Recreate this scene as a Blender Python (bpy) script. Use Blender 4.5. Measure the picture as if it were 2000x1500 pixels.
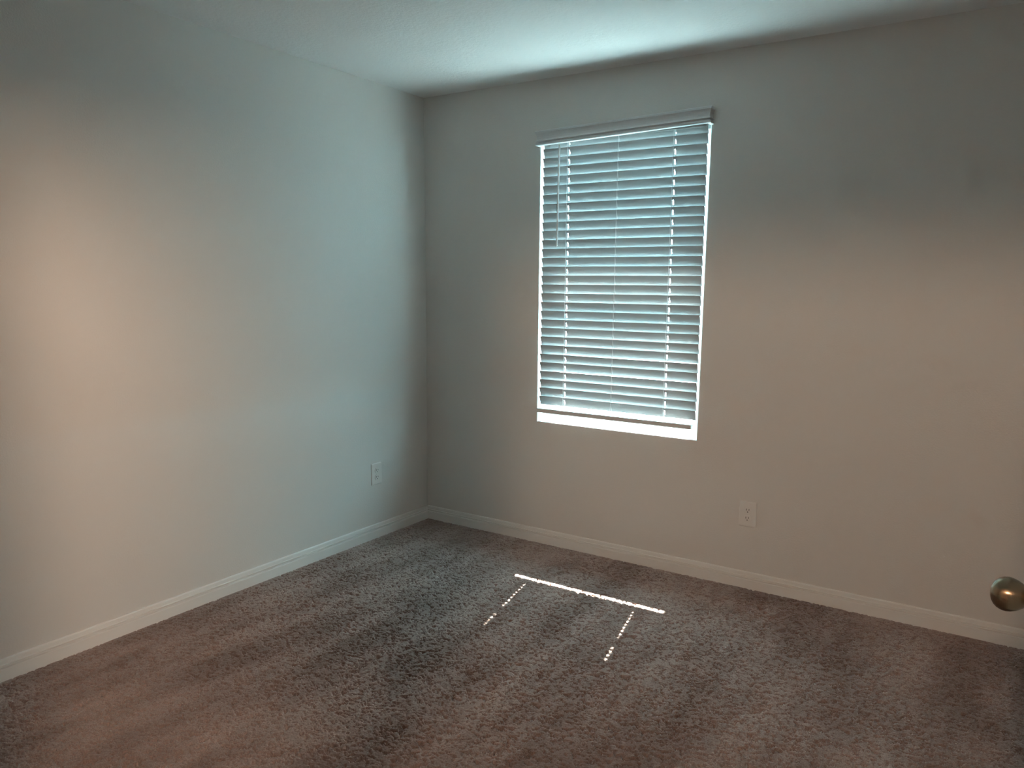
import bpy, bmesh, math, random
import numpy as np
from mathutils import Vector, Matrix

# ---------------------------------------------------------------- scene, camera, light
S = bpy.context.scene
COL = S.collection
for o in list(bpy.data.objects):
    bpy.data.objects.remove(o)
S.view_settings.view_transform = 'Standard'
S.view_settings.look = 'None'
S.view_settings.gamma = 1.0
S.view_settings.exposure = 0.25
S.view_settings.use_curve_mapping = False
S.cycles.use_denoising = True
S.cycles.use_adaptive_sampling = False
S.cycles.max_bounces = 16
S.cycles.diffuse_bounces = 10
S.cycles.glossy_bounces = 4
S.cycles.transparent_max_bounces = 16

# world frame: window wall is y = 0 (room at y < 0), left wall is x = 0, carpet is z = 0
YAW, PITCH, ROLL = -0.571410057786911, -0.15969720703668672, 0.010174350271691175
cyw, syw, cp, sp = math.cos(YAW), math.sin(YAW), math.cos(PITCH), math.sin(PITCH)
fwd = Vector((syw * cp, cyw * cp, sp))
rt = Vector((cyw, -syw, 0))
up = rt.cross(fwd)
cr, sr = math.cos(ROLL), math.sin(ROLL)
rt, up = cr * rt + sr * up, -sr * rt + cr * up
cam = bpy.data.cameras.new('camera')
cam.sensor_width = 36
cam.lens = 1490.07 * 36 / 2000
cam.shift_x = -16.92 / 2000
cam.shift_y = 48.56 / 2000
cam.clip_start = 0.05
co = bpy.data.objects.new('camera', cam)
COL.objects.link(co)
co.matrix_world = Matrix(((rt.x, up.x, -fwd.x, 2.91245), (rt.y, up.y, -fwd.y, -3.49055),
                          (rt.z, up.z, -fwd.z, 1.40231), (0, 0, 0, 1)))
S.camera = co

# sky
W = bpy.data.worlds.new('sky')
S.world = W
W.use_nodes = True
bg = W.node_tree.nodes['Background']
bg.inputs['Color'].default_value = (0.46, 0.86, 1.0, 1)
bg.inputs['Strength'].default_value = 96.0

# sun through the lower half of the window
sun = bpy.data.lights.new('sun', 'SUN')
sun.energy = 120
sun.angle = math.radians(0.4)
sun.color = (1.0, 0.95, 0.88)
so = bpy.data.objects.new('sun', sun)
COL.objects.link(so)
so.rotation_euler = Vector((0.205, -1.0, -1.42)).to_track_quat('-Z', 'Y').to_euler()

# sky portal just outside the window opening
pl = bpy.data.lights.new('window_portal', 'AREA')
pl.shape = 'RECTANGLE'
pl.size, pl.size_y = 1.0, 1.6
pl.cycles.is_portal = True
po = bpy.data.objects.new('window_portal', pl)
COL.objects.link(po)
po.location = (1.226, 0.2, 1.42)
po.rotation_euler = Vector((0, -1, 0)).to_track_quat('-Z', 'Z').to_euler()

# warm lamps of the hall behind the doorway
for lx, ly, lz, aim, en, spr, sz in ((3.90, -4.00, 2.20, (-1, 0.5, -0.14), 27, 95, 0.45), (2.90, -5.0, 2.29, (-0.2, 1, -0.12), 18, 110, 0.28)):
    hl = bpy.data.lights.new('hall_lamp_light', 'AREA')
    hl.shape = 'DISK'
    hl.size = sz
    hl.energy = en
    hl.color = (1.0, 0.70, 0.50)
    hl.spread = math.radians(spr)
    ho = bpy.data.objects.new('hall_lamp_light', hl)
    COL.objects.link(ho)
    ho.location = (lx, ly, lz)
    ho.rotation_euler = Vector(aim).to_track_quat('-Z', 'Y').to_euler()

# ---------------------------------------------------------------- helpers
CEIL = 2.44
RX = 3.25          # right wall
FY = -3.20         # doorway wall, room side
WL, WR, SILL, HEAD = 0.778, 1.674, 0.679, 2.160


def tag(o, label=None, cat=None, group=None, kind=None):
    if label: o['label'] = label
    if cat: o['category'] = cat
    if group: o['group'] = group
    if kind: o['kind'] = kind
    return o


def obj(name, bm, m, parent=None, smooth=False):
    bmesh.ops.recalc_face_normals(bm, faces=bm.faces)
    me = bpy.data.meshes.new(name)
    bm.to_mesh(me)
    bm.free()
    me.materials.append(m)
    if smooth:
        for p in me.polygons:
            p.use_smooth = True
    o = bpy.data.objects.new(name, me)
    COL.objects.link(o)
    if parent: o.parent = parent
    return o


def empty(name, loc=(0, 0, 0)):
    o = bpy.data.objects.new(name, None)
    o.empty_display_size = 0.05
    COL.objects.link(o)
    o.location = loc
    return o


def add_box(bm, a, b):
    x0, y0, z0 = a
    x1, y1, z1 = b
    v = [bm.verts.new(p) for p in ((x0, y0, z0), (x1, y0, z0), (x1, y1, z0), (x0, y1, z0),
                                   (x0, y0, z1), (x1, y0, z1), (x1, y1, z1), (x0, y1, z1))]
    for f in ((0, 1, 2, 3), (4, 5, 6, 7), (0, 1, 5, 4), (1, 2, 6, 5), (2, 3, 7, 6), (3, 0, 4, 7)):
        bm.faces.new([v[i] for i in f])
    return v


def add_bev_box(bm, a, b, r, seg=2):
    t = bmesh.new()
    add_box(t, a, b)
    bmesh.ops.bevel(t, geom=t.edges[:], offset=r, segments=seg, affect='EDGES', profile=0.5)
    me = bpy.data.meshes.new('t')
    t.to_mesh(me)
    t.free()
    bm.from_mesh(me)
    bpy.data.meshes.remove(me)


def add_tube(bm, pts, r, n=8):
    rings = []
    for i, p in enumerate(pts):
        p = Vector(p)
        d = (Vector(pts[min(i + 1, len(pts) - 1)]) - Vector(pts[max(i - 1, 0)])).normalized()
        a = d.orthogonal().normalized()
        b = d.cross(a)
        rr = r[i] if isinstance(r, (list, tuple)) else r
        if rings:                                      # keep rings aligned
            a = (pa - pa.dot(d) * d).normalized()
            b = d.cross(a)
        pa = a
        rings.append([bm.verts.new(p + rr * (math.cos(2 * math.pi * k / n) * a + math.sin(2 * math.pi * k / n) * b)) for k in range(n)])
    for r0, r1 in zip(rings, rings[1:]):
        for k in range(n):
            bm.faces.new((r0[k], r0[(k + 1) % n], r1[(k + 1) % n], r1[k]))
    bm.faces.new(rings[0])
    bm.faces.new(rings[-1])


def add_lathe(bm, prof, n=48):
    """prof: (radius, height along z); closed at the ends when radius is 0"""
    rings = []
    for r, h in prof:
        if r < 1e-6:
            rings.append([bm.verts.new((0, 0, h))])
        else:
            rings.append([bm.verts.new((r * math.cos(2 * math.pi * k / n), r * math.sin(2 * math.pi * k / n), h)) for k in range(n)])
    for a, b in zip(rings, rings[1:]):
        for k in range(n):
            k2 = (k + 1) % n
            if len(a) == 1 and len(b) == 1: continue
            if len(a) == 1: bm.faces.new((a[0], b[k2], b[k]))
            elif len(b) == 1: bm.faces.new((a[k], a[k2], b[0]))
            else: bm.faces.new((a[k], a[k2], b[k2], b[k]))


def add_sweep(bm, sections):
    """sections: lists of points of equal length, closed loops"""
    rings = [[bm.verts.new(p) for p in s] for s in sections]
    n = len(rings[0])
    for a, b in zip(rings, rings[1:]):
        for k in range(n):
            bm.faces.new((a[k], a[(k + 1) % n], b[(k + 1) % n], b[k]))
    bm.faces.new(rings[0])
    bm.faces.new(rings[-1])


# ---------------------------------------------------------------- materials
def mat(name, color, rough=0.5, metal=0.0, spec=0.5):
    m = bpy.data.materials.new(name)
    m.use_nodes = True
    b = m.node_tree.nodes['Principled BSDF']
    b.inputs['Base Color'].default_value = (*color, 1)
    b.inputs['Roughness'].default_value = rough
    b.inputs['Metallic'].default_value = metal
    b.inputs['Specular IOR Level'].default_value = spec
    return m


def bump(m, layers, dist):
    """layers: (scale, detail, weight) noises in object space added into one bump"""
    nt = m.node_tree
    b = nt.nodes['Principled BSDF']
    tc = nt.nodes.new('ShaderNodeTexCoord')
    acc = None
    for sc, det, w in layers:
        n = nt.nodes.new('ShaderNodeTexNoise')
        n.inputs['Scale'].default_value = sc
        n.inputs['Detail'].default_value = det
        nt.links.new(tc.outputs['Object'], n.inputs['Vector'])
        mu = nt.nodes.new('ShaderNodeMath')
        mu.operation = 'MULTIPLY'
        mu.inputs[1].default_value = w
        nt.links.new(n.outputs['Fac'], mu.inputs[0])
        if acc is None:
            acc = mu
        else:
            ad = nt.nodes.new('ShaderNodeMath')
            nt.links.new(acc.outputs[0], ad.inputs[0])
            nt.links.new(mu.outputs[0], ad.inputs[1])
            acc = ad
    bp = nt.nodes.new('ShaderNodeBump')
    bp.inputs['Distance'].default_value = dist
    bp.inputs['Strength'].default_value = 1.0
    nt.links.new(acc.outputs[0], bp.inputs['Height'])
    nt.links.new(bp.outputs['Normal'], b.inputs['Normal'])
    return m


M_wall = bump(mat('wall_paint', (0.66, 0.635, 0.61), 0.65, spec=0.3), [(150, 2, 1.0), (420, 1, 0.4)], 0.0007)
M_ceil = bump(mat('ceiling_paint', (0.78, 0.77, 0.765), 0.8, spec=0.2), [(55, 3, 1.0), (140, 2, 0.6)], 0.0022)
M_trim = mat('trim_paint', (0.74, 0.725, 0.705), 0.4)
M_vinyl = mat('window_vinyl', (0.80, 0.80, 0.80), 0.35)
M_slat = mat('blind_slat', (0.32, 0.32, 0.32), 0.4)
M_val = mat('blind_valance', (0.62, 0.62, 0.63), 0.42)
M_cord = mat('blind_cord', (0.82, 0.82, 0.82), 0.8)
M_wand = mat('wand_plastic', (0.78, 0.79, 0.80), 0.18)
M_plate = mat('outlet_plastic', (0.72, 0.695, 0.67), 0.35)
M_slot = mat('outlet_slot', (0.02, 0.015, 0.012), 0.7)
M_screw = mat('screw_paint', (0.72, 0.70, 0.66), 0.35)
M_door = mat('door_paint', (0.78, 0.76, 0.73), 0.4)
M_knob = mat('knob_metal', (0.29, 0.215, 0.14), 0.26, 1.0)
M_steel = mat('latch_metal', (0.5, 0.42, 0.3), 0.3, 1.0)
M_ground = mat('concrete', (0.55, 0.54, 0.52), 0.9)
M_soffit = mat('soffit', (0.75, 0.75, 0.74), 0.7)
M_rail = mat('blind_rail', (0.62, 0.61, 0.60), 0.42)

# brushed grain around the knob
nt = M_knob.node_tree
b = nt.nodes['Principled BSDF']
b.inputs['Anisotropic'].default_value = 0.7
b.inputs['Anisotropic Rotation'].default_value = 0.25
tg = nt.nodes.new('ShaderNodeTangent')
tg.direction_type = 'RADIAL'
tg.axis = 'X'
nt.links.new(tg.outputs['Tangent'], b.inputs['Tangent'])

# glass: straight-through pane with a faint reflection
M_glass = bpy.data.materials.new('window_glass')
M_glass.use_nodes = True
nt = M_glass.node_tree
nt.nodes.clear()
out = nt.nodes.new('ShaderNodeOutputMaterial')
mx = nt.nodes.new('ShaderNodeMixShader')
tr = nt.nodes.new('ShaderNodeBsdfTransparent')
tr.inputs['Color'].default_value = (0.93, 0.97, 0.96, 1)
gl = nt.nodes.new('ShaderNodeBsdfGlossy')
gl.inputs['Roughness'].default_value = 0.02
mx.inputs['Fac'].default_value = 0.07
nt.links.new(tr.outputs[0], mx.inputs[1])
nt.links.new(gl.outputs[0], mx.inputs[2])
nt.links.new(mx.outputs[0], out.inputs['Surface'])

# carpet: taupe cut pile, turned-nap shading of vacuum lanes and footmarks painted as colour
M_carpet = mat('carpet', (0.3, 0.23, 0.2), 1.0, spec=0.0)
nt = M_carpet.node_tree
b = nt.nodes['Principled BSDF']
b.inputs['Sheen Weight'].default_value = 0.25
b.inputs['Sheen Roughness'].default_value = 0.6
tc = nt.nodes.new('ShaderNodeTexCoord')
def noise(scale, detail, vec=None, rough=0.5):
    n = nt.nodes.new('ShaderNodeTexNoise')
    n.inputs['Scale'].default_value = scale
    n.inputs['Detail'].default_value = detail
    n.inputs['Roughness'].default_value = rough
    nt.links.new(vec if vec is not None else tc.outputs['Object'], n.inputs['Vector'])
    return n
mp = nt.nodes.new('ShaderNodeMapping')
mp.inputs['Rotation'].default_value = (0, 0, math.radians(12))
mp.inputs['Scale'].default_value = (4.2, 0.8, 1)
nt.links.new(tc.outputs['Object'], mp.inputs['Vector'])
lanes = noise(1.3, 2, mp.outputs['Vector'])
steps = noise(3.2, 3)
fibre = noise(260, 2)
mixv = nt.nodes.new('ShaderNodeMath'); mixv.operation = 'MULTIPLY_ADD'
mixv.inputs[1].default_value = 0.68
nt.links.new(lanes.outputs['Fac'], mixv.inputs[0])
s2 = nt.nodes.new('ShaderNodeMath'); s2.operation = 'MULTIPLY'; s2.inputs[1].default_value = 0.32
nt.links.new(steps.outputs['Fac'], s2.inputs[0])
nt.links.new(s2.outputs[0], mixv.inputs[2])
ramp = nt.nodes.new('ShaderNodeValToRGB')
ramp.color_ramp.elements[0].position = 0.40
ramp.color_ramp.elements[0].color = (0.204, 0.145, 0.125, 1)
ramp.color_ramp.elements[1].position = 0.62
ramp.color_ramp.elements[1].color = (0.354, 0.266, 0.240, 1)
nt.links.new(mixv.outputs[0], ramp.inputs['Fac'])
fr = nt.nodes.new('ShaderNodeValToRGB')
fr.color_ramp.elements[0].position = 0.3
fr.color_ramp.elements[0].color = (0.72, 0.70, 0.68, 1)
fr.color_ramp.elements[1].position = 0.7
fr.color_ramp.elements[1].color = (1.2, 1.2, 1.2, 1)
nt.links.new(fibre.outputs['Fac'], fr.inputs['Fac'])
mu = nt.nodes.new('ShaderNodeMix'); mu.data_type = 'RGBA'; mu.blend_type = 'MULTIPLY'
mu.inputs['Factor'].default_value = 1.0
nt.links.new(ramp.outputs['Color'], mu.inputs['A'])
nt.links.new(fr.outputs['Color'], mu.inputs['B'])
nt.links.new(mu.outputs['Result'], b.inputs['Base Color'])

# ---------------------------------------------------------------- room shell
def struct(name, bm, m, label, cat, smooth=False):
    return tag(obj(name, bm, m, smooth=smooth), label, cat, kind='structure')

# floor: carpeted, with pile tufts as real relief
def vnoise(X, Y, cell, rng):
    n = 64
    g = rng.random((n, n))
    x, y = X / cell, Y / cell
    i, j = np.floor(x).astype(int), np.floor(y).astype(int)
    fx, fy = x - i, y - j
    fx, fy = fx * fx * (3 - 2 * fx), fy * fy * (3 - 2 * fy)
    # fold the lattice with a hash so that it does not repeat visibly
    def h(a, b_):
        k = (a * 73856093) ^ (b_ * 19349663)
        return g[(k >> 3) % n, (k >> 11) % n] if False else g[(a * 7 + b_ * 3 + (b_ // n) * 17) % n, (b_ * 5 + a * 11 + (a // n) * 29) % n]
    return (h(i, j) * (1 - fx) + h(i + 1, j) * fx) * (1 - fy) + (h(i, j + 1) * (1 - fx) + h(i + 1, j + 1) * fx) * fy

def carpet():
    rng = np.random.default_rng(5)
    st = 0.0026
    x0, x1, y0, y1 = -0.01, RX + 0.01, -3.20, 0.01
    nx, ny = int((x1 - x0) / st) + 1, int((y1 - y0) / st) + 1
    X, Y = np.meshgrid(np.linspace(x0, x1, nx), np.linspace(y0, y1, ny))
    a = math.radians(31)
    U, V = math.cos(a) * X + math.sin(a) * Y + 10, -math.sin(a) * X + math.cos(a) * Y + 10
    wx = (vnoise(U, V, 0.035, rng) - 0.5) * 0.02
    wy = (vnoise(V, U, 0.035, rng) - 0.5) * 0.02
    n1 = vnoise(U + wx, (V + wy) * 1.2, 0.0105, rng)
    n2 = vnoise(V * 1.1 + wy + 3, U + wx, 0.0060, rng)
    n3 = rng.random(X.shape)
    hgt = 0.50 * n1 + 0.34 * n2 + 0.16 * n3
    hgt = np.clip((hgt - 0.22) / 0.26, 0, 1) ** 0.6
    big = vnoise(U, V, 0.30, rng) * 0.6 + vnoise(U + 5, V, 0.12, rng) * 0.4
    edge = np.clip(np.minimum.reduce([X, RX - X, -Y]) / 0.05, 0.2, 1)
    Z = -0.003 + (-0.020 + 0.020 * hgt + 0.0030 * (n3 - 0.5) + 0.0022 * (big - 0.5)) * edge
    jx = (rng.random(X.shape) - 0.5) * st * 0.6
    jy = (rng.random(X.shape) - 0.5) * st * 0.6
    co = np.stack([X + jx, Y + jy, Z], -1).reshape(-1, 3).astype(np.float32)
    idx = np.arange(nx * ny).reshape(ny, nx)
    q = np.stack([idx[:-1, :-1], idx[:-1, 1:], idx[1:, 1:], idx[1:, :-1]], -1).reshape(-1, 4)
    # plain strip behind the camera and through the doorway
    n0 = len(co)
    ex = np.array([[x0, -5.2, 0], [4.6, -5.2, 0], [4.6, y0 + 0.005, -0.004], [x0, y0 + 0.005, -0.004]], np.float32)
    ex[:2, 2] = -0.004
    co = np.vstack([co, ex])
    q = np.vstack([q, np.array([[n0, n0 + 1, n0 + 2, n0 + 3]])])
    me = bpy.data.meshes.new('floor')
    me.vertices.add(len(co))
    me.vertices.foreach_set('co', co.ravel())
    me.loops.add(q.size)
    me.loops.foreach_set('vertex_index', q.ravel().astype(np.int32))
    me.polygons.add(len(q))
    me.polygons.foreach_set('loop_start', np.arange(0, q.size, 4, dtype=np.int32))
    me.polygons.foreach_set('use_smooth', np.ones(len(q), bool))
    me.update(calc_edges=True)
    me.validate()
    me.materials.append(M_carpet)
    o = bpy.data.objects.new('floor', me)
    COL.objects.link(o)
    tag(o, 'taupe brown cut pile carpet covering the whole floor', 'carpet', kind='structure')
carpet()

bm = bmesh.new(); add_box(bm, (-0.15, -5.3, CEIL), (4.7, 0.15, CEIL + 0.12))
struct('ceiling', bm, M_ceil, 'white textured ceiling above both walls', 'ceiling')

# window wall: four solid pieces round the opening in one mesh, soft drywall corners at the opening
def wall_back():
    bm = bmesh.new()
    X0, X1, Z0, Z1, T = -0.15, RX + 0.15, -0.05, CEIL, 0.16
    r = 0.006
    def ring(o, y):
        return [bm.verts.new(p) for p in ((WL - o, y, SILL - o), (WR + o, y, SILL - o), (WR + o, y, HEAD + o), (WL - o, y, HEAD + o))]
    outer = [bm.verts.new(p) for p in ((X0, 0, Z0), (X1, 0, Z0), (X1, 0, Z1), (X0, 0, Z1))]
    rings = [outer]
    for k in range(4):
        a = k / 3 * math.pi / 2
        rings.append(ring(r * (1 - math.sin(a)), r * (1 - math.cos(a))))
    rings.append(ring(0, T))
    rings.append([bm.verts.new(p) for p in ((X0, T, Z0), (X1, T, Z0), (X1, T, Z1), (X0, T, Z1))])
    rings.append(outer)
    for a, b_ in zip(rings, rings[1:]):
        for k in range(4):
            bm.faces.new((a[k], a[(k + 1) % 4], b_[(k + 1) % 4], b_[k]))
    return bm
struct('wall_back', wall_back(), M_wall, 'white painted wall with the window and blind', 'wall')
bm = bmesh.new(); add_box(bm, (-0.15, -5.3, -0.05), (0, 0, CEIL))
struct('wall_left', bm, M_wall, 'plain white painted wall on the left with one outlet', 'wall')
bm = bmesh.new(); add_box(bm, (RX, FY, -0.05), (RX + 0.15, 0, CEIL))
struct('wall_right', bm, M_wall, 'white painted wall beside the open door', 'wall')
DX0, DX1, DH = 2.04, 3.02, 2.06
HY = -2.930        # door hinge, at the end of the wall stub beside the doorway
bm = bmesh.new()
add_box(bm, (0, FY - 0.115, -0.05), (DX0, FY, CEIL))
add_box(bm, (DX1, FY - 0.115, -0.05), (4.6, FY, CEIL))
add_box(bm, (DX1, FY, -0.05), (RX, HY - 0.002, CEIL))
add_box(bm, (DX0, FY - 0.115, DH), (DX1, FY, CEIL))
struct('wall_front', bm, M_wall, 'white painted wall with the doorway behind the camera', 'wall')
bm = bmesh.new()
add_box(bm, (0, -5.3, -0.05), (4.6, -5.15, CEIL))
add_box(bm, (4.45, -5.15, -0.05), (4.6, FY - 0.115, CEIL))
struct('wall_hall', bm, M_wall, 'white painted hall walls behind the doorway', 'wall')

# outside: ground and roof overhang
bm = bmesh.new(); add_box(bm, (-12, 0.2, -0.5), (15, 25, -0.3))
struct('ground', bm, M_ground, 'pale concrete ground outside the window', 'ground')
bm = bmesh.new()
add_box(bm, (-3, 0.16, 2.62), (6, 0.82, 2.78))
struct('roof', bm, M_soffit, 'white roof overhang outside above the window', 'roof')

# baseboards
BB = [(0.0, -0.016), (0.015, -0.016), (0.015, 0.012), (0.0142, 0.0400), (0.0128, 0.0422), (0.0030, 0.0440), (0.0025, 0.0490), (0.0030, 0.0522),
      (0.0140, 0.0534), (0.0140, 0.0556), (0.0088, 0.0574), (0.0078, 0.0715), (0.0058, 0.0748), (0.0030, 0.0758), (0.0, 0.0758)]
bm = bmesh.new()
add_sweep(bm, [[(d, -d, z) for d, z in BB], [(RX - d, -d, z) for d, z in BB]])
struct('baseboard_back', bm, M_trim, 'white moulded baseboard along the window wall', 'baseboard')
bm = bmesh.new()
add_sweep(bm, [[(d, -d, z) for d, z in BB], [(d, FY + d, z) for d, z in BB]])
struct('baseboard_left', bm, M_trim, 'white moulded baseboard along the left wall', 'baseboard')
bm = bmesh.new()
add_sweep(bm, [[(RX - d, -d, z) for d, z in BB], [(RX - d, HY, z) for d, z in BB]])
struct('baseboard_right', bm, M_trim, 'white moulded baseboard along the wall by the door', 'baseboard')

# doorway lining
bm = bmesh.new()
add_box(bm, (DX0, FY - 0.125, -0.01), (DX0 + 0.018, FY + 0.010, DH))
add_box(bm, (DX1 - 0.018, FY - 0.125, -0.01), (DX1, FY + 0.010, DH))
add_box(bm, (DX0 + 0.018, FY - 0.125, DH - 0.018), (DX1 - 0.018, FY + 0.010, DH))
struct('trim_1', bm, M_trim, 'white door lining around the doorway', 'door trim')

# ---------------------------------------------------------------- window unit
win = empty('window_1', (WL, 0.10, SILL))
tag(win, 'white single hung window behind the blind', 'window', kind='structure')
def wpart(name, bm, m, parent):
    bmesh.ops.translate(bm, verts=bm.verts, vec=-Vector((WL, 0.10, SILL)))
    return obj(name, bm, m, parent)
FR = 0.030
def frame_bm(x0, x1, z0, z1, w, ya, yb):
    bm = bmesh.new()
    add_box(bm, (x0, ya, z0), (x0 + w, yb, z1))
    add_box(bm, (x1 - w, ya, z0), (x1, yb, z1))
    add_box(bm, (x0 + w, ya, z0), (x1 - w, yb, z0 + w))
    add_box(bm, (x0 + w, ya, z1 - w), (x1 - w, yb, z1))
    return bm
wpart('frame', frame_bm(WL, WR, SILL, HEAD, 0.028, 0.098, 0.158), M_vinyl, win)
ls = wpart('lower_sash', frame_bm(WL + 0.028, WR - 0.028, SILL + 0.028, 1.420, 0.030, 0.104, 0.128), M_vinyl, win)
us = wpart('upper_sash', frame_bm(WL + 0.028, WR - 0.028, 1.385, HEAD - 0.028, 0.030, 0.130, 0.154), M_vinyl, win)
bm = bmesh.new(); add_box(bm, (WL + 0.058, 0.114, SILL + 0.058), (WR - 0.058, 0.118, 1.390))
wpart('pane', bm, M_glass, ls)
bm = bmesh.new(); add_box(bm, (WL + 0.058, 0.140, 1.415), (WR - 0.058, 0.144, HEAD - 0.058))
wpart('pane', bm, M_glass, us)

# ---------------------------------------------------------------- window blind
BL = Vector((1.226, -0.004, SILL))
blind = empty('window_blind', BL)
tag(blind, 'white faux wood window blind, lowered with its slats tilted nearly shut', 'blind')
def bpart(name, bm, m, parent=blind, smooth=False):
    bmesh.ops.translate(bm, verts=bm.verts, vec=-BL)
    return obj(name, bm, m, parent, smooth)

# valance: moulded board with returns to the wall, hanging slightly askew
VP = [(0.0, 0.0), (0.0060, 0.0), (0.0105, 0.0012), (0.0118, 0.0035), (0.0110, 0.0095), (0.0085, 0.0125), (0.0030, 0.0142), (0.0022, 0.0172), (0.0030, 0.0190),
      (0.0110, 0.0200), (0.0125, 0.0220), (0.0110, 0.0240), (0.0060, 0.0262), (0.0042, 0.0320), (0.0046, 0.0420), (0.0070, 0.0510), (0.0105, 0.0590), (0.0135, 0.0615),
      (0.0140, 0.0690), (0.0120, 0.0715), (0.0, 0.0715)]
def valance():
    bm = bmesh.new()
    xa, xb, yf, t = 0.784, 1.678, -0.040, 0.006
    def loop(x, y, sx, sy, tx, ty):
        outer = [(x + sx * d, y + sy * d, z) for d, z in VP[1:-1]]
        return outer + [(x + tx * t, y + ty * t, VP[-1][1]), (x + tx * t, y + ty * t, 0.0)]
    add_sweep(bm, [loop(xa, -0.0005, -1, 0, 1, 0), loop(xa, yf, -1, -1, 1, 1), loop(xb, yf, 1, -1, -1, 1), loop(xb, -0.0005, 1, 0, -1, 0)])
    for v in bm.verts:
        v.co.z += 2.107 + (v.co.x - 0.777) * 0.0245
    return bm
bpart('valance', valance(), M_val)

# headrail: U channel behind the valance
bm = bmesh.new()
hx0, hx1 = WL + 0.008, WR - 0.008
add_box(bm, (hx0, -0.034, 2.118), (hx1, -0.031, 2.156))
add_box(bm, (hx0, 0.023, 2.118), (hx1, 0.026, 2.156))
add_box(bm, (hx0, -0.031, 2.1525), (hx1, 0.023, 2.156))
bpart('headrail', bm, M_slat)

TILT = math.radians(70.5)
NS, PITCHZ, TOPZ = 30, 0.0455, 2.1396
YC = -0.004
HOLE_L, HOLE_R, MID = 0.9475, 1.5105, 1.2215
ux = Vector((0, -math.cos(TILT), math.sin(TILT)))       # across the slat, towards the raised room edge
nx_ = Vector((0, math.sin(TILT), math.cos(TILT)))       # slat normal, up and outwards
def slat_bm(x0, x1, holes):
    bm = bmesh.new()
    xs = [x0] + [v for h in holes for v in (h - 0.003, h + 0.003)] + [x1]
    w = [-0.0252, -0.0245, -0.0110, 0.0110, 0.0245, 0.0252]
    th = [0.0008, 0.0014, 0.0014, 0.0014, 0.0014, 0.0008]
    crown = [0, 0.0001, 0.0009, 0.0009, 0.0001, 0]
    T = [[bm.verts.new(Vector((x, 0, 0)) + ux * w[j] + nx_ * (th[j] + crown[j])) for j in range(6)] for x in xs]
    B = [[bm.verts.new(Vector((x, 0, 0)) + ux * w[j] + nx_ * (-th[j] + crown[j])) for j in range(6)] for x in xs]
    n = len(xs)
    hole = {2 * k + 1 for k in range(len(holes))}
    for i in range(n - 1):
        for j in range(5):
            if i in hole and j == 2: continue
            bm.faces.new((T[i][j], T[i + 1][j], T[i + 1][j + 1], T[i][j + 1]))
            bm.faces.new((B[i][j], B[i][j + 1], B[i + 1][j + 1], B[i + 1][j]))
        for j in (0, 5):
            bm.faces.new((T[i][j], T[i + 1][j], B[i + 1][j], B[i][j]))
        if i in hole:
            for (a, b_) in (((i, 2), (i + 1, 2)), ((i, 3), (i + 1, 3)), ((i, 2), (i, 3)), ((i + 1, 2), (i + 1, 3))):
                bm.faces.new((T[a[0]][a[1]], T[b_[0]][b_[1]], B[b_[0]][b_[1]], B[a[0]][a[1]]))
    for i in (0, n - 1):
        for j in range(5):
            bm.faces.new((T[i][j], T[i][j + 1], B[i][j + 1], B[i][j]))
    return bm
rnd = random.Random(3)
zc = []
for k in range(NS):
    t = k / (NS - 1)
    z = TOPZ - k * PITCHZ - 0.025 * math.sin(TILT)
    zc.append(z)
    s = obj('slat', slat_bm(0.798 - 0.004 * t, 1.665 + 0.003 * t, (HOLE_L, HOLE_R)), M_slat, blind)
    s.location = (-BL.x + rnd.uniform(-0.0008, 0.0008), YC - BL.y, z - BL.z)
    s.rotation_euler = (math.radians(rnd.uniform(-0.3, 0.3)), math.radians(rnd.uniform(-0.04, 0.04)), 0)

# ladder cords: front and back strings, and the rung under every slat
def ladder(x):
    bm = bmesh.new()
    e = ux * 0.0265
    yf, yb = YC + e.y - 0.0008, YC - e.y + 0.0008
    add_tube(bm, [(x, yf, 2.125), (x, yf, zc[0] + e.z), (x, yf, zc[-1] + e.z), (x, -0.0265, 0.752)], 0.0008, 6)
    add_tube(bm, [(x, yb, 2.125), (x, yb, zc[0] - e.z), (x, yb, zc[-1] - e.z), (x, 0.0185, 0.752)], 0.0008, 6)
    for z in zc:
        c = Vector((x, YC, z)) - nx_ * 0.0026
        add_tube(bm, [c + e, c - e], 0.0006, 5)
    return bm
for x in (HOLE_L - 0.0065, MID, HOLE_R - 0.0065):
    bpart('ladder_cord', ladder(x), M_cord)
for x in (HOLE_L, HOLE_R):
    bm = bmesh.new(); add_tube(bm, [(x - 0.0022, YC, 2.125), (x - 0.0022, YC, 0.742)], 0.0009, 6)
    bpart('lift_cord', bm, M_cord)

# bottom rail
bm = bmesh.new()
add_bev_box(bm, (0.790, -0.029, 0.731), (1.655, 0.019, 0.7535), 0.003, 3)
rail = bpart('bottom_rail', bm, M_rail, smooth=False)
for x in (HOLE_L, MID, HOLE_R):
    bm = bmesh.new(); add_lathe(bm, [(0, -0.004), (0.0055, -0.004), (0.0075, -0.0025), (0.0075, 0.001), (0, 0.001)], 20)
    if x == MID:                                        # middle button stretched and set back, shaped to break the floor's sun strip
        for v in bm.verts:
            v.co.x *= 0.6
            v.co.y *= 0.6
            if v.co.z < -0.002: v.co.z -= 0.016
    bmesh.ops.translate(bm, verts=bm.verts, vec=(x, 0.010 if x == MID else -0.006, 0.731))
    bpart('cord_button', bm, M_cord, rail)

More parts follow.
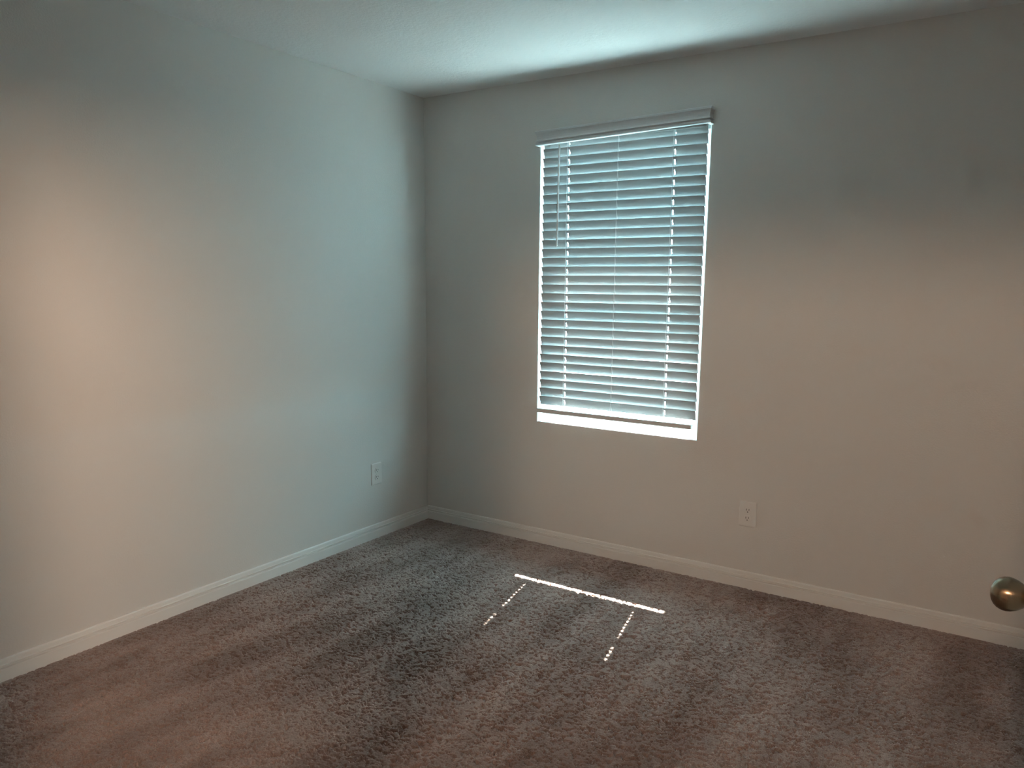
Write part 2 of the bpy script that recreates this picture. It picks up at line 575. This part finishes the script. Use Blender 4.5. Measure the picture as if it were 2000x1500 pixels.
# tilt wand with its hook
bm = bmesh.new()
wx, wy = 0.905, -0.034
add_tube(bm, [(wx, wy, 2.098), (wx, wy, 2.080), (wx - 0.005, wy, 1.615)], [0.0050, 0.0050, 0.0050], 6)
wand = bpart('tilt_wand', bm, M_wand)
bm = bmesh.new()
add_tube(bm, [(wx - 0.005, wy, 1.618), (wx - 0.0052, wy, 1.608), (wx - 0.008, wy, 1.604), (wx - 0.013, wy, 1.6045)], [0.0046, 0.0044, 0.003, 0.002], 10)
bpart('wand_tip', bm, M_wand, wand, True)
bm = bmesh.new()
add_tube(bm, [(wx, -0.030, 2.125), (wx, -0.038, 2.118), (wx, -0.038, 2.104), (wx, -0.034, 2.096), (wx, -0.031, 2.100)], 0.0014, 8)
bpart('wand_hook', bm, M_steel, wand, True)

# ---------------------------------------------------------------- outlets (built facing -y, origin at the plate's centre on the wall)
def make_outlet():
    root = empty('wall_outlet')
    bm = bmesh.new()
    w, h = 0.0400, 0.0610
    secs = []
    def rr(a, c, y, r=0.004):
        pts = []
        for cx, cz, a0 in ((a - r, c - r, 0), (-a + r, c - r, 90), (-a + r, -c + r, 180), (a - r, -c + r, 270)):
            for k in range(4):
                t = math.radians(a0 + k * 30)
                pts.append((cx + r * math.cos(t), y, cz + r * math.sin(t)))
        return pts
    add_sweep(bm, [rr(w, h, 0.0), rr(w, h, -0.0022), rr(w - 0.0012, h - 0.0012, -0.0040), rr(w - 0.004, h - 0.004, -0.0056), rr(w - 0.012, h - 0.012, -0.0062)])
    obj('plate', bm, M_plate, root)
    for s in (1, -1):
        z0 = s * 0.0195
        bm = bmesh.new()
        prof = []
        for k in range(32):
            t = 2 * math.pi * k / 32
            prof.append((0.0172 * math.cos(t), max(-0.0142, min(0.0142, 0.0172 * math.sin(t)))))
        add_sweep(bm, [[(x, -0.005, z) for x, z in prof], [(x, -0.0078, z) for x, z in prof], [(x * 0.95, -0.0085, z * 0.95) for x, z in prof]])
        rc = obj('receptacle', bm, M_plate, root)
        rc.location = (0, 0, z0)
        for x, hh in ((-0.0063, 0.0046), (0.0063, 0.0038)):
            bm = bmesh.new(); add_box(bm, (x - 0.0012, -0.0088, 0.0035 - hh), (x + 0.0012, -0.0070, 0.0035 + hh))
            obj('slot', bm, M_slot, rc)
        bm = bmesh.new()
        pr = [(0.0027 * math.cos(2 * math.pi * k / 16), -0.0078 + max(-0.0016, 0.0027 * math.sin(2 * math.pi * k / 16))) for k in range(16)]
        add_sweep(bm, [[(x, -0.0088, z) for x, z in pr], [(x, -0.0070, z) for x, z in pr]])
        obj('ground_hole', bm, M_slot, rc)
    bm = bmesh.new(); add_lathe(bm, [(0, 0.0012), (0.0022, 0.0009), (0.0034, 0.0), (0.0034, -0.003), (0, -0.003)], 20)
    bmesh.ops.rotate(bm, verts=bm.verts, cent=(0, 0, 0), matrix=Matrix.Rotation(math.radians(90), 3, 'X'))
    bmesh.ops.translate(bm, verts=bm.verts, vec=(0, -0.0062, 0))
    obj('screw', bm, M_screw, root)
    return root
def copy_tree(o, parent=None):
    c = o.copy()
    COL.objects.link(c)
    if parent: c.parent = parent
    for ch in list(o.children): copy_tree(ch, c)
    return c
o1 = make_outlet()
tag(o1, 'white duplex wall outlet low on the window wall, right of the window', 'outlet', 'duplex wall outlets')
o2 = copy_tree(o1)
o1.location = (1.9430, 0, 0.3555)
o2['label'] = 'white duplex wall outlet low on the left wall, near the corner'
o2.location = (0, -0.4430, 0.3620)
o2.rotation_euler = (0, 0, math.radians(90))

# ---------------------------------------------------------------- open door with its knob
DF, DT = 2.996, 0.035

door = empty('door_1', (DF + DT, HY, 0.0))
tag(door, 'white door opened into the room, only its round knob in view', 'door', kind='structure')
D0 = Vector(door.location)
def dpart(name, bm, m, parent=door, smooth=False):
    bmesh.ops.translate(bm, verts=bm.verts, vec=-D0)
    return obj(name, bm, m, parent, smooth)
LY = -2.070
bm = bmesh.new()
add_box(bm, (DF + 0.006, HY + 0.004, 0.012), (DF + DT - 0.006, LY, 2.035))
for xa, xb in ((DF, DF + 0.006), (DF + DT - 0.006, DF + DT)):
    ya, yb = HY + 0.004, LY
    add_box(bm, (xa, ya, 0.012), (xb, ya + 0.11, 2.035))
    add_box(bm, (xa, yb - 0.11, 0.012), (xb, yb, 2.035))
    for za, zb in ((0.012, 0.22), (0.86, 1.02), (1.92, 2.035)):
        add_box(bm, (xa, ya + 0.11, za), (xb, yb - 0.11, zb))
dpart('door_panel', bm, M_door)
KP = Vector((DF, -2.130, 0.9365))
prof = [(0, 0.0770), (0.0060, 0.0766), (0.0125, 0.0748), (0.0185, 0.0713), (0.0232, 0.0662), (0.0259, 0.0602), (0.0268, 0.0540), (0.0260, 0.0478),
        (0.0236, 0.0410), (0.0200, 0.0350), (0.0162, 0.0300), (0.0132, 0.0250), (0.0120, 0.0200), (0.0118, 0.0070), (0, 0.0070)]
bm = bmesh.new()
add_lathe(bm, prof, 64)
R = Matrix.Rotation(math.radians(-90), 3, 'Y')
bmesh.ops.rotate(bm, verts=bm.verts, cent=(0, 0, 0), matrix=R)
bmesh.ops.translate(bm, verts=bm.verts, vec=KP)
knob = dpart('door_knob', bm, M_knob, smooth=True)
knob['label'] = 'round antique brass door knob'
bm = bmesh.new()
add_lathe(bm, [(0, 0.0095), (0.014, 0.0095), (0.024, 0.0080), (0.0305, 0.0050), (0.0325, 0.0020), (0.0325, 0.0), (0, 0.0)], 64)
bmesh.ops.rotate(bm, verts=bm.verts, cent=(0, 0, 0), matrix=R)
bmesh.ops.translate(bm, verts=bm.verts, vec=KP)
dpart('rose', bm, M_knob, knob, True)
